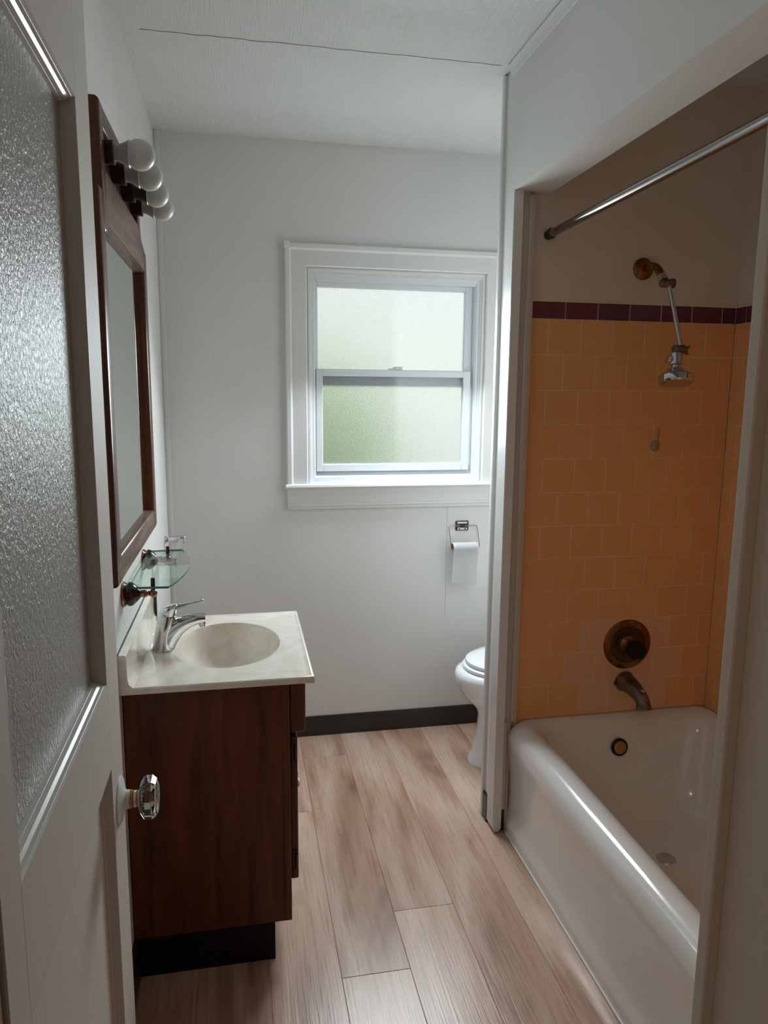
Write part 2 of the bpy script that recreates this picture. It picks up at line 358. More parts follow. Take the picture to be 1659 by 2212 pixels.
# ------------------------------------------------------------------ tiles
tcache = {}
def tile(parent, u0, u1, z0, z1, material, wall):
    wd, ht = round(u1-u0-0.0016, 4), round(z1-z0-0.0016, 4)
    if wd < 0.006: return
    key = (wd, ht, material, wall)
    if key not in tcache:
        b = box_bm(-wd/2, wd/2, 0, 0.006, -ht/2, ht/2, 0.0011)
        if wall == 'r': bmesh.ops.rotate(b, verts=b.verts, cent=(0, 0, 0), matrix=Matrix.Rotation(-pi/2, 3, 'Z'))
        bmesh.ops.recalc_face_normals(b, faces=b.faces)
        me = bpy.data.meshes.new('tile'); b.to_mesh(me); b.free(); me.materials.append(M[material]); tcache[key] = me
    o = bpy.data.objects.new('tile', tcache[key]); C.objects.link(o); o.parent = parent
    if wall == 'n': o.location = ((u0+u1)/2, 0.672, (z0+z1)/2)
    elif wall == 'e': o.location = ((u0+u1)/2, P+random.uniform(-0.0002, 0.0004), (z0+z1)/2)
    else: o.location = (XR+random.uniform(-0.0004, 0.0002), (u0+u1)/2, (z0+z1)/2)
box('grout_bed', W+0.072, XR, P+0.0012, P+0.005, 0.37, TZ+0.056, 'grout', wp)
box('grout_bed', XR+0.0012, XR+0.009, 0.68, P, 0.37, TZ+0.056, 'grout', wr)
X0T = W+0.0825
pink = {(9, 2), (9, 3), (9, 4), (10, 2), (10, 3), (10, 4), (10, 5), (11, 2), (11, 3), (11, 4)}
for r in range(-1, 13):
    z1 = TZ-TP*r; z0 = z1-TP
    if r == -1: z0, z1 = TZ, TZ+0.053
    off = TX if (r == -1 or r % 2 == 1) else TX-0.0545
    js = [X0T]+[off+TP*k for k in range(-2, 8) if X0T+0.004 < off+TP*k < XR-0.004]+[XR]
    for i, (a, b) in enumerate(zip(js, js[1:])):
        mt = 'tile_purple' if r == -1 else ('tile_pinkish' if (r, i) in pink else 'tile_yellow')
        tile(wp, a, b, max(z0, 0.36), z1, mt, 'e')
        tile(wte, a, b, max(z0, 0.36), z1, 'tile_purple' if r == -1 else 'tile_yellow', 'n')
    off = P-0.05 if r % 2 else P-0.1045
    js = [P]+[off-TP*k for k in range(0, 16) if off-TP*k > 0.70]+[0.682]
    for b, a in zip(js, js[1:]):
        tile(wr, a, b, max(z0, 0.36), z1, 'tile_purple' if r == -1 else 'tile_yellow', 'r')

# ------------------------------------------------------------------ window
win = thing('window_1', 'white double hung window with frosted glass panes', 'window', (0.93, D, 1.1), kind=ST)
def ring_frame(name, x0, x1, z0, z1, wl, wr_, wb_, wt, y0, y1, material, parent, bev=0.002):
    bm = bmesh.new()
    for a in ((x0, x0+wl, z0, z1), (x1-wr_, x1, z0, z1), (x0+wl-0.0002, x1-wr_+0.0002, z0, z0+wb_), (x0+wl-0.0002, x1-wr_+0.0002, z1-wt, z1)):
        if a[1]-a[0] > 1e-4 and a[3]-a[2] > 1e-4: box_bm(a[0], a[1], y0, y1, a[2], a[3], bev, 1, bm)
    return finish(name, bm, material, parent)
# stepped casing: mitred boards
def casing_side(pts, sx, xin, parent, name='casing'):
    pass
CO = [(0.0, -0.006), (0.0, -0.014), (0.004, -0.018), (0.060, -0.016), (0.0635, -0.024), (0.068, -0.027), (0.082, -0.027), (0.086, -0.022), (0.086, 0.0), (0.0, 0.0)]
# profile: distance from inner edge outward, y offset towards the room
XI0, XI1, ZI0, ZI1 = 0.562, 1.306, 1.106, 1.968
def mitred(side):
    rings = []
    for end in (0, 1):
        r = []
        for dd, yy in CO:
            if side == 'l': p = (XI0-dd, D+yy, (ZI0 if end == 0 else ZI1+dd))
            elif side == 'r': p = (XI1+dd, D+yy, (ZI0 if end == 0 else ZI1+dd))
            else: p = ((XI0-dd if end == 0 else XI1+dd), D+yy, ZI1+dd)
            r.append(p)
        rings.append(r)
    return loft(rings)
for sd, nm in (('l', 'side_casing'), ('r', 'side_casing'), ('t', 'head_casing')): finish(nm, mitred(sd), 'trim_paint', win)
box('corner_block', XI0-0.089, XI0-0.066, D-0.030, D, 2.034, 2.058, 'trim_paint', win, 0.002)
# inner stepped stops
ring_frame('inner_stop', 0.566, 1.302, 1.104, 1.966, 0.010, 0.010, 0.004, 0.012, D-0.004, D+0.012, 'trim_paint', win)
ring_frame('inner_stop', 0.574, 1.294, 1.104, 1.956, 0.008, 0.008, 0.006, 0.010, D+0.006, D+0.022, 'trim_paint', win)
ring_frame('vinyl_frame', 0.580, 1.288, 1.106, 1.948, 0.014, 0.014, 0.026, 0.020, D+0.014, D+0.095, 'vinyl_frame', win)
ring_frame('vinyl_frame', 0.592, 1.276, 1.128, 1.930, 0.006, 0.006, 0.008, 0.010, D+0.020, D+0.095, 'vinyl_frame', win)
box('frame_sill', 0.590, 1.278, D+0.052, D+0.095, 1.110, 1.175, 'vinyl_frame', win, 0.002)
finish('frame_sill', extrude_poly([(D+0.016, 1.118), (D+0.016, 1.124), (D+0.050, 1.152), (D+0.060, 1.152), (D+0.060, 1.118)], 'x', 0.592, 1.276), 'vinyl_frame', win)
# stool and apron
st = [(D-0.034, 1.090), (D-0.038, 1.096), (D-0.036, 1.104), (D-0.030, 1.107), (D+0.02, 1.107), (D+0.02, 1.090)]
finish('window_stool', extrude_poly(st, 'x', 0.470, 1.398), 'trim_paint', win, 40)
ap = [(D, 1.090), (D-0.028, 1.090), (D-0.026, 1.080), (D-0.018, 1.066), (D-0.014, 1.056), (D-0.014, 1.026), (D-0.019, 1.024), (D-0.019, 1.016), (D-0.014, 1.013), (D-0.012, 1.001), (D, 1.001)]
finish('window_apron', extrude_poly(ap, 'x', 0.479, 1.389), 'trim_paint', win, 40)
# sashes
def window_pane(x0, x1, z0, z1, y0, y1, parent):
    o = box('pane', x0, x1, y0, y1, z0, z1, 'smooth_glass_face', parent); o.data.materials.append(M['frosted_window_glass'])
    for p in o.data.polygons:
        if p.normal.y > 0.5: p.material_index = 1
    return o
us = ring_frame('upper_sash', 0.598, 1.270, 1.506, 1.922, 0.014, 0.034, 0.061, 0.020, D+0.056, D+0.084, 'vinyl_frame', win, 0.0025)
window_pane(0.608, 1.240, 1.560, 1.905, D+0.068, D+0.0725, us)
ls = ring_frame('lower_sash', 0.601, 1.258, 1.154, 1.574, 0.027, 0.032, 0.030, 0.028, D+0.020, D+0.050, 'vinyl_frame', win, 0.0025)
window_pane(0.625, 1.229, 1.182, 1.549, D+0.033, D+0.0375, ls)
box('lift_rail', 0.63, 1.22, D+0.012, D+0.022, 1.566, 1.573, 'vinyl_frame', ls, 0.002)
lk = box('sash_lock', 0.905, 0.962, D+0.022, D+0.048, 1.573, 1.580, 'vinyl_frame', win, 0.002)
finish('lock_lever', lathe((0.935, D+0.036, 1.579), (0, 0, 1), [(0, 0.012), (0.006, 0.012), (0.009, 0.008)], 16), 'vinyl_frame', lk, 40)
box('lock_tab', 0.93, 0.965, D+0.030, D+0.038, 1.582, 1.588, 'vinyl_frame', lk, 0.001)

# ------------------------------------------------------------------ door leaf
DX, DT = 0.094, 0.036
hinge = (DX+0.0, YI+0.002, 0)
door = thing('door_1', 'open white door with textured glass pane and crystal knob', 'door', hinge, kind=ST)
DY0, DY1 = YI+0.002, 1.180
GY0, GY1, GZ0, GZ1 = 0.628, 1.080, 1.045, 1.850
PZ0, PZ1 = 0.20, 0.915
xa, xb = DX-DT, DX
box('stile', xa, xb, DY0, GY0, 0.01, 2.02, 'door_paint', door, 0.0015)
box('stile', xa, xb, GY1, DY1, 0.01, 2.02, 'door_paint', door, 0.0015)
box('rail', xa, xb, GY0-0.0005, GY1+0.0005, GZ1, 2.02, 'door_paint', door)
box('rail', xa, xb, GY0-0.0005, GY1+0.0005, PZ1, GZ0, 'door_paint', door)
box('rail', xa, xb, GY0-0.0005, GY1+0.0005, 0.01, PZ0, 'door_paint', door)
# mitred mouldings around an opening: profile is (inset into opening, depth below the face)
def moulding(name, prof, y0, y1, z0, z1, parent, sides='lrtb'):
    for s_ in sides:
        rings = []
        for e in (0, 1):
            r = []
            for d_, dp in prof:
                if s_ == 'b': p = (xb-dp, (y0+d_, y1-d_)[e], z0+d_)
                if s_ == 't': p = (xb-dp, (y0+d_, y1-d_)[e], z1-d_)
                if s_ == 'l': p = (xb-dp, y0+d_, (z0+d_, z1-d_)[e])
                if s_ == 'r': p = (xb-dp, y1-d_, (z0+d_, z1-d_)[e])
                r.append(p)
            rings.append(r)
        finish(name, loft(rings), 'door_gloss' if name == 'glazing_bead' else 'door_paint', parent, 30)
mp = [(-0.001, 0.002), (0.001, 0.0), (0.0022, 0.003), (0.0035, 0.003), (0.0042, 0.007), (0.0075, 0.010), (0.0088, 0.015), (0.0100, 0.015), (0.0112, 0.0195), (0.0112, 0.026), (-0.001, 0.026)]
mp_v = [(-0.001, 0.0), (0.001, 0.0), (0.0035, 0.019), (0.0035, 0.026), (-0.001, 0.026)]
moulding('glazing_bead', mp, GY0, GY1, GZ0, GZ1, door, 'tb')
moulding('glazing_bead', mp_v, GY0, GY1, GZ0, GZ1, door, 'lr')
box('pane', xb-0.025, xb-0.020, GY0, GY1, GZ0, GZ1, 'door_glass', door)
moulding('panel_moulding', [(-0.001, 0.0), (0.001, 0.0), (0.006, 0.013), (0.010, 0.015), (0.010, 0.024), (-0.001, 0.024)], GY0, GY1, PZ0, PZ1, door, 'tblr')
box('panel', xb-0.026, xb-0.016, GY0, GY1, PZ0, PZ1, 'door_paint', door)
# knob set
KY, KZ = 1.135, 0.831
kr = finish('rose', lathe((xb, KY, KZ), (1, 0, 0), [(0, 0.037), (0.002, 0.037), (0.004, 0.034), (0.007, 0.020), (0.010, 0.015), (0.016, 0.0145), (0.016, 0.010)], 40), 'trim_paint', door, 30)
finish('collar', lathe((xb+0.015, KY, KZ), (1, 0, 0), [(0, 0.0142), (0.006, 0.0142), (0.0065, 0.010), (0.009, 0.010), (0.0095, 0.0125), (0.016, 0.0125)], 32), 'brass', kr, 30)
finish('ferrule', lathe((xb+0.022, KY, KZ), (1, 0, 0), [(0, 0.0128), (0.004, 0.0135), (0.005, 0.0115), (0.011, 0.0145), (0.012, 0.0145)], 32), 'brushed_chrome', kr, 30)
bm = bmesh.new()
rings = []
for h, r in [(0.030, 0.015), (0.0325, 0.025), (0.038, 0.0335), (0.050, 0.0345), (0.057, 0.029), (0.060, 0.020)]:
    rings.append([(xb+h, KY+r*math.cos(2*pi*(k+0.5)/8), KZ+r*math.sin(2*pi*(k+0.5)/8)) for k in range(8)])
loft(rings, bm=bm); finish('knob', bm, 'crystal', door)
door.rotation_euler = (0, 0, math.radians(0.5))

# ================================================================== VANITY
VY0, VY1 = 1.735, 2.215
vc = thing('vanity_cabinet', 'dark reddish brown vanity cabinet standing under the sink top', 'cabinet', (0.2, 1.975, 0))
box('toe_kick', 0.005, 0.352, VY0+0.002, VY1, 0.001, 0.11, 'base_brown', vc)
box('side_panel', 0.002, 0.378, VY0, VY0+0.014, 0.109, 0.775, 'cabinet_wood', vc, 0.001)
box('side_panel', 0.002, 0.378, VY1-0.014, VY1, 0.109, 0.775, 'cabinet_wood', vc, 0.001)
box('bottom_panel', 0.004, 0.378, VY0+0.013, VY1-0.013, 0.111, 0.125, 'cabinet_wood', vc)
box('back_panel', 0.002, 0.008, VY0+0.013, VY1-0.013, 0.125, 0.775, 'cabinet_wood', vc)
ff = bmesh.new()
for a in ((VY0-0.001, VY0+0.04, 0.109, 0.775), (VY1-0.04, VY1, 0.109, 0.775), (VY0+0.0395, VY1-0.0395, 0.109, 0.22), (VY0+0.0395, VY1-0.0395, 0.60, 0.64)):
    box_bm(0.377, 0.3965, a[0], a[1], a[2], a[3], 0.0018, 1, ff)
finish('face_frame', ff, 'cabinet_wood', vc)
finish('false_drawer', box_bm(0.397, 0.437, VY0+0.004, VY1-0.006, 0.628, 0.763, 0.006, 3), 'cabinet_wood', vc, 40)
for y0, y1, ky, hy in ((VY0+0.018, 1.972, 1.945, VY0+0.018), (1.977, VY1-0.018, 2.004, VY1-0.018)):
    dd = finish('door', box_bm(0.397, 0.4165, y0, y1, 0.214, 0.612, 0.004, 3), 'cabinet_wood', vc, 40)
    kb = finish('knob', lathe((0.4165, ky, 0.378), (1, 0, 0), [(0, 0.008), (0.003, 0.005), (0.006, 0.005), (0.009, 0.011), (0.015, 0.013), (0.019, 0.010), (0.0205, 0.004)], 24), 'white_ceramic', dd, 50)
    kb['label'] = 'white ceramic knob'
    sgn = -1 if hy < 1.9 else 1
    for hz in (0.57, 0.27):
        finish('hinge', box_bm(0.399, 0.4135, min(hy, hy+sgn*0.004), max(hy, hy+sgn*0.004), hz-0.028, hz+0.028, 0.001), 'bronze', dd)
        finish('hinge', lathe((0.410, hy+sgn*0.004, hz-0.018), (0, 0, 1), [(0, 0.0035), (0.036, 0.0035)], 12), 'bronze', dd, 40)

# sink top with integral oval basin
vt = thing('sink_top', 'cream cultured marble sink top with an oval basin', 'sink', (0.23, 1.975, 0.775))
TX0, TX1, TY0, TY1, TZT = 0.001, 0.456, 1.695, 2.254, 0.790
BCX, BCY, BA, BB = 0.2445, 1.990, 0.143, 0.186
N = 72
def rect_pt(a, x0, x1, y0, y1):
    dx, dy = math.cos(a), math.sin(a); t_ = 1e9
    if dx > 1e-9: t_ = min(t_, (x1-BCX)/dx)
    if dx < -1e-9: t_ = min(t_, (x0-BCX)/dx)
    if dy > 1e-9: t_ = min(t_, (y1-BCY)/dy)
    if dy < -1e-9: t_ = min(t_, (y0-BCY)/dy)
    return BCX+dx*t_, BCY+dy*t_
angs = [2*pi*k/N for k in range(N)]
for cx_, cy_ in ((TX0, TY0), (TX1, TY0), (TX0, TY1), (TX1, TY1)):          # snap rays to the slab's corners
    a = math.atan2(cy_-BCY, cx_-BCX) % (2*pi); i = min(range(N), key=lambda k: abs(angs[k]-a)); angs[i] = a
def rring(ins, z): return [(*rect_pt(a, TX0+ins, TX1-ins, TY0+ins, TY1-ins), z) for a in angs]
def ering(s, z, ox=0.0): return [(BCX+ox+BA*s*math.cos(a), BCY+BB*s*math.sin(a), z) for a in angs]
rings = [rring(0.012, 0.7755), rring(0.0, 0.7755), rring(0.0, 0.7885), rring(0.0025, 0.7915), rring(0.006, 0.792), rring(0.011, 0.7895), rring(0.016, TZT-0.001)]
rings += [ering(1.09, TZT-0.001), ering(1.03, TZT-0.0015), ering(1.0, TZT-0.003), ering(0.985, TZT-0.008), ering(0.965, TZT-0.020), ering(0.93, TZT-0.045), ering(0.87, TZT-0.075), ering(0.76, TZT-0.102), ering(0.60, TZT-0.121), ering(0.40, TZT-0.131), ering(0.17, TZT-0.135)]
finish('slab', loft(rings, False, True), 'cultured_marble', vt, 30)
bsp = [(0.001, 0.790), (0.001, 0.870), (0.003, 0.872), (0.017, 0.872), (0.020, 0.869), (0.021, 0.812), (0.024, 0.800), (0.034, 0.7893)]
finish('backsplash', extrude_poly(bsp, 'y', TY0+0.001, TY1), 'cultured_marble', vt, 40)
box('back_gap', 0.0003, 0.0030, TY0+0.001, TY1, 0.8715, 0.8740, 'black', vt)
box('edge_strip', 0.021, 0.030, TY1-0.004, TY1-0.001, 0.796, 0.869, 'black', vt)
dr = finish('drain', lathe((BCX, BCY, TZT-0.1345), (0, 0, 1), [(0, 0.021), (0.002, 0.021), (0.003, 0.016), (0.002, 0.014), (0.005, 0.012)], 28), 'chrome', vt, 30)

# faucet
fx, fy, fz = 0.073, 1.965, TZT-0.0006
fa = thing('faucet', 'chrome single lever faucet on the cream sink top', 'faucet', (fx, fy, fz))
def ell(cx, cy, cz, rx, ry, tilt=0.0, n=28):
    return [(cx+rx*math.cos(2*pi*k/n), cy+ry*math.sin(2*pi*k/n), cz-tilt*rx*math.cos(2*pi*k/n)) for k in range(n)]
finish('body', loft([ell(fx, fy, fz, 0.031, 0.028), ell(fx, fy, fz+0.005, 0.031, 0.028), ell(fx+0.001, fy, fz+0.018, 0.028, 0.026), ell(fx+0.006, fy, fz+0.05, 0.0255, 0.0245), ell(fx+0.014, fy, fz+0.090, 0.0235, 0.023), ell(fx+0.016, fy, fz+0.096, 0.021, 0.021)]), 'chrome', fa, 40)
sp = smoothpath([(fx+0.004, fy, fz+0.022), (fx+0.030, fy, fz+0.052), (fx+0.062, fy, fz+0.072), (fx+0.095, fy, fz+0.081), (fx+0.115, fy, fz+0.082)], 6)
rings = []
for i, p in enumerate(sp):
    f = i/(len(sp)-1); ry = 0.024*(1-f)+0.0155*f; rz = 0.024*(1-f)**1.5+0.0115
    q = sp[min(i+1, len(sp)-1)]-sp[max(i-1, 0)]; q.normalize(); nn = Vector((-q.z, 0, q.x))
    rings.append([p+Vector((0, ry*math.cos(2*pi*k/24), 0))+nn*rz*math.sin(2*pi*k/24) for k in range(24)])
spt = finish('spout', loft(rings), 'chrome', fa, 50)
finish('aerator', lathe((fx+0.104, fy, fz+0.076), (0.12, 0, -1), [(0, 0.011), (0.010, 0.011), (0.012, 0.009), (0.017, 0.009)], 24), 'chrome', spt, 40)
finish('lever_cap', loft([ell(fx+0.016, fy, fz+0.096, 0.0225, 0.022, 0.15), ell(fx+0.017, fy, fz+0.103, 0.025, 0.024, -0.10), ell(fx+0.021, fy, fz+0.113, 0.025, 0.024, -0.28), ell(fx+0.022, fy, fz+0.117, 0.021, 0.020, -0.30), ell(fx+0.023, fy, fz+0.119, 0.010, 0.010, -0.3)]), 'chrome', fa, 40)
lv = []
for x_, z_, hw, ht in ((0.030, 0.112, 0.020, 0.009), (0.050, 0.118, 0.015, 0.006), (0.075, 0.124, 0.009, 0.0035), (0.100, 0.128, 0.0045, 0.0025), (0.104, 0.1285, 0.004, 0.0025)):
    lv.append([(fx+x_, fy+hw*math.cos(2*pi*k/16), fz+z_+ht*math.sin(2*pi*k/16)) for k in range(16)])
le = finish('lever', loft(lv), 'chrome', fa, 50)
bm = bmesh.new(); bmesh.ops.create_uvsphere(bm, u_segments=16, v_segments=10, radius=0.005, matrix=Matrix.Translation((fx+0.107, fy, fz+0.129)))
finish('lever_tip', bm, 'chrome', le, 180)
finish('lift_rod', tube([(fx-0.010, fy+0.026, fz), (fx-0.012, fy+0.026, fz+0.075)], 0.0022, 10), 'chrome', fa, 40)
finish('lift_knob', lathe((fx-0.0117, fy+0.026, fz+0.058), (-0.06, 0, 1), [(0, 0.003), (0.004, 0.004), (0.020, 0.006), (0.024, 0.0062), (0.025, 0.004)], 16), 'chrome', fa, 40)

# ------------------------------------------------------------------ mirror with light panel
MY0, MY1, MZ0, MZ1 = 1.62, 2.385, 1.052, 1.885
UY0, UY1, UZ1 = 1.665, 2.285, 2.062
MXF = 0.026
mi = thing('framed_mirror', 'dark oak framed mirror with a four bulb light panel above', 'mirror', (0.0, 2.0, MZ0))
def bar(name, y0, y1, z0, z1, x0, x1, material, parent, bev=0.009, seg=3):
    bm = box_bm(x0, x1, y0, y1, z0, z1)
    es = [e for e in bm.edges if all(v.co.x > x1-1e-6 for v in e.verts)]
    bmesh.ops.bevel(bm, geom=es, offset=bev, segments=seg, affect='EDGES', profile=0.5)
    return finish(name, bm, material, parent, 40)
SW = 0.058
bar('stile', MY0, MY0+SW, MZ0, MZ1, 0.0, MXF, 'oak_stain_shaded', mi)
bar('stile', MY1-SW, MY1, MZ0+0.004, MZ1, 0.0, MXF, 'oak_stain_shaded', mi)
bar('bottom_rail', MY0+SW-0.001, MY1-0.012, MZ0, MZ0+0.062, 0.0, MXF-0.001, 'oak_stain_glare', mi)
# middle rail with shouldered ends
pr = [(MY0+SW-0.001, 1.820), (MY1-SW+0.001, 1.820), (MY1-0.02, 1.842), (MY1-0.008, 1.868), (MY1-0.03, 1.888), (UY1-0.004, 1.902), (UY1-0.006, 1.935), (UY0+0.045, 1.935), (UY0+0.045, 1.905), (MY0+SW-0.001, 1.888)]
bm = extrude_poly([(a, b) for a, b in pr], 'x', 0.0, MXF-0.001)
bmesh.ops.bevel(bm, geom=[e for e in bm.edges if all(v.co.x > MXF-0.002 for v in e.verts)], offset=0.004, segments=2, affect='EDGES')
finish('middle_rail', bm, 'oak_stain_glare', mi, 40)
bar('upper_stile', UY0, UY0+0.046, 1.80, UZ1, 0.0, MXF, 'oak_stain_shaded', mi)
bar('upper_stile', UY1-0.046, UY1, 1.886, UZ1, 0.0, MXF-0.002, 'oak_stain_shaded', mi, 0.007)
bar('top_rail', UY0+0.045, UY1-0.045, UZ1-0.045, UZ1, 0.0, MXF-0.002, 'oak_stain_glare', mi, 0.007)
box('glass', 0.004, 0.008, MY0+SW-0.004, MY1-SW+0.004, MZ0+0.055, 1.825, 'mirror_silver', mi)
lb = box('light_panel', 0.002, 0.010, UY0+0.045, UY1-0.045, 1.93, UZ1-0.044, 'socket_brown', mi)
for k, by in enumerate((1.745, 1.906, 2.064, 2.216)):
    bz = 1.978
    so = finish('socket', lathe((0.009, by, bz), (1, 0, 0), [(0, 0.024), (0.024, 0.024), (0.027, 0.025), (0.031, 0.025), (0.031, 0.018)], 28), 'socket_brown', lb, 35)
    dark = (k == 2)
    # bulb hangs in its socket: neck and globe
    nk = finish('bulb_neck', lathe((0.033, by, bz), (1, 0, -0.03), [(0, 0.0155), (0.004, 0.0165), (0.016, 0.017), (0.030, 0.0235), (0.038, 0.0285)], 32), 'bulb_neck_dark' if dark else 'bulb_neck', lb, 40)
    gl = [(0.038, 0.0288)]+[(0.0595+0.032*math.sin(a), 0.032*math.cos(a)) for a in [(-0.75+k_*0.116) for k_ in range(1, 20)]]+[(0.0915, 0.0003)]
    finish('bulb_globe', lathe((0.033, by, bz), (1, 0, -0.03), gl, 36), 'bulb_white', lb, 60)

# ------------------------------------------------------------------ glass shelf
sh = thing('glass_shelf', 'bow front clear glass shelf on bronze posts below the mirror', 'shelf', (0.0, 2.02, 0.98))
outl = [(0.016, 1.806), (0.110, 1.800)]
for i in range(1, 20):
    s_ = i/20; outl.append((0.110+0.037*math.sin(pi*s_)**0.8, 1.800+0.44*s_))
outl += [(0.110, 2.240), (0.016, 2.234)]
bm = extrude_poly([(a, b) for a, b in outl], 'z', 1.000, 1.0055)
me_o = finish('glass', bm, 'shelf_glass', sh)
me_o.data.materials.append(M['shelf_glass_edge'])
for p in me_o.data.polygons:
    if abs(p.normal.z) < 0.5: p.material_index = 1
for by in (1.822, 2.208):
    br_ = finish('bracket', lathe((0, by, 0.984), (1, 0, 0), [(0, 0.030), (0.004, 0.031), (0.008, 0.028), (0.010, 0.0265), (0.016, 0.030), (0.024, 0.0285), (0.032, 0.021), (0.040, 0.0125), (0.043, 0.009)], 36), 'bronze', sh, 40)
    finish('back_ring', lathe((0, by, 0.984), (1, 0, 0), [(0, 0.0305), (0.003, 0.0318), (0.0065, 0.0295)], 36), 'copper', br_, 40)
    finish('neck', lathe((0.042, by, 0.984), (1, 0, 0), [(0, 0.0085), (0.009, 0.0095), (0.014, 0.009), (0.017, 0.006), (0.021, 0.006)], 24), 'copper', br_, 40)
    bm = bmesh.new(); bmesh.ops.create_uvsphere(bm, u_segments=20, v_segments=12, radius=0.0105, matrix=Matrix.Translation((0.072, by, 0.984)))
    finish('ball', bm, 'copper', br_, 180)
    finish('post', lathe((0.072, by, 0.990), (0, 0, 1), [(0, 0.0052), (0.030, 0.0052), (0.032, 0.0045)], 20), 'bronze', br_, 40)

# towel bar beyond the shelf
tb = thing('towel_bar', 'clear towel bar on chrome posts beyond the glass shelf', 'towel bar', (0, 2.64, 0.92))
for by in (2.445, 2.838):
    pb = finish('post', lathe((0, by, 0.920), (1, 0, 0), [(0, 0.015), (0.005, 0.015), (0.007, 0.010), (0.012, 0.009), (0.014, 0.011), (0.052, 0.011)], 24), 'chrome', tb, 35)
    box('end_cap', 0.050, 0.077, by-0.012, by+0.012, 0.908, 0.932, 'chrome', tb, 0.002)
box('bar', 0.056, 0.072, 2.457, 2.826, 0.912, 0.928, 'clear_plastic', tb, 0.002)

# ================================================================== TOILET
TYC = 2.655
to = thing('toilet', 'white toilet half hidden behind the partition casing', 'toilet', (1.5, TYC, 0))
def egg(x0, x1, hw, z, n=40, sq=2.2):
    out = []; cx = (x0+x1)/2; a = (x1-x0)/2
    for k in range(n):
        th = 2*pi*k/n; c, s = math.cos(th), math.sin(th)
        xx = cx+a*c; wfac = 1.0-0.10*max(0, -c)
        out.append((xx, TYC+hw*wfac*math.copysign(abs(s)**(2/sq), s), z))
    return out
rings = [egg(1.172, 1.62, 0.115, 0.0), egg(1.174, 1.62, 0.114, 0.02), egg(1.188, 1.62, 0.102, 0.05), egg(1.205, 1.62, 0.098, 0.14), egg(1.212, 1.62, 0.106, 0.20), egg(1.200, 1.63, 0.125, 0.232), egg(1.170, 1.64, 0.150, 0.262), egg(1.140, 1.64, 0.170, 0.295), egg(1.121, 1.65, 0.182, 0.325), egg(1.113, 1.65, 0.187, 0.350), egg(1.112, 1.65, 0.188, 0.372), egg(1.118, 1.65, 0.185, 0.390), egg(1.135, 1.64, 0.172, 0.396)]
finish('bowl', loft(rings), 'porcelain', to, 60)
finish('seat', loft([egg(1.150, 1.60, 0.168, 0.397), egg(1.144, 1.60, 0.174, 0.400), egg(1.144, 1.60, 0.174, 0.411), egg(1.150, 1.60, 0.170, 0.415)]), 'porcelain', to, 40)
finish('lid', loft([egg(1.160, 1.60, 0.164, 0.4165), egg(1.155, 1.60, 0.169, 0.420), egg(1.156, 1.60, 0.168, 0.431), egg(1.165, 1.595, 0.160, 0.4365), egg(1.20, 1.56, 0.13, 0.439)]), 'porcelain', to, 50)
finish('tank', loft([rrect(1.68, 1.872, TYC-0.20, TYC+0.20, 0.03, 0.38), rrect(1.665, 1.875, TYC-0.215, TYC+0.215, 0.035, 0.60), rrect(1.66, 1.875, TYC-0.22, TYC+0.22, 0.035, 0.735)]), 'porcelain', to, 50)
finish('tank_lid', loft([rrect(1.65, 1.880, TYC-0.23, TYC+0.23, 0.035, 0.735), rrect(1.65, 1.880, TYC-0.23, TYC+0.23, 0.035, 0.760), rrect(1.66, 1.875, TYC-0.22, TYC+0.22, 0.035, 0.772)]), 'porcelain', to, 50)
box('shelf_bridge', 1.58, 1.87, TYC-0.13, TYC+0.13, 0.30, 0.385, 'porcelain', to, 0.02, 3)
finish('flush_lever', tube([(1.662, TYC-0.15, 0.69), (1.645, TYC-0.15, 0.69), (1.642, TYC-0.09, 0.685)], 0.006, 12), 'chrome', to, 40)
box('seat_hinge', 1.585, 1.62, TYC-0.09, TYC+0.09, 0.397, 0.43, 'porcelain', to, 0.006, 2)

# toilet paper holder and roll
ty = D-0.052
tp_ = thing('toilet_paper_holder', 'chrome wire toilet paper holder screwed to the wall under the window', 'paper holder', (1.229, D, 0.91))
pt_ = finish('plate', box_bm(1.200, 1.258, D-0.006, D-0.0005, 0.892, 0.935, 0.003, 2), 'bronze', tp_, 35)
box('plate_emboss', 1.206, 1.252, D-0.0085, D-0.005, 0.922, 0.931, 'chrome', pt_, 0.002)
box('plate_emboss', 1.206, 1.252, D-0.0085, D-0.005, 0.896, 0.906, 'chrome', pt_, 0.002)
for sx in (1.216, 1.242): finish('screw', lathe((sx, D-0.008, 0.901), (0, -1, 0), [(0, 0.0036), (0.0015, 0.0033), (0.0022, 0.002)], 14), 'bronze', pt_, 35)
finish('clip', lathe((1.219, D-0.012, 0.915), (1, 0, 0), [(0, 0.0065), (0.020, 0.0065)], 16), 'bronze', tp_, 40)
wp_pts = [(1.196, ty, 0.826), (1.171, ty, 0.826), (1.1685, ty, 0.829), (1.168, ty, 0.834), (1.168, D-0.014, 0.905), (1.169, D-0.0125, 0.911), (1.175, D-0.012, 0.914), (1.229, D-0.012, 0.915), (1.288, D-0.012, 0.914), (1.294, D-0.0125, 0.911), (1.295, D-0.014, 0.905), (1.295, ty, 0.834), (1.2945, ty, 0.829), (1.292, ty, 0.826), (1.268, ty, 0.826)]
finish('wire', tube(wp_pts, 0.0020, 10), 'rod_steel', tp_, 60)
rl = thing('toilet_paper_roll', 'nearly used up toilet paper roll with a hanging sheet', 'toilet paper', (1.231, ty, 0.83))
ZC = 0.8255
co_ = bmesh.new()
n = 28
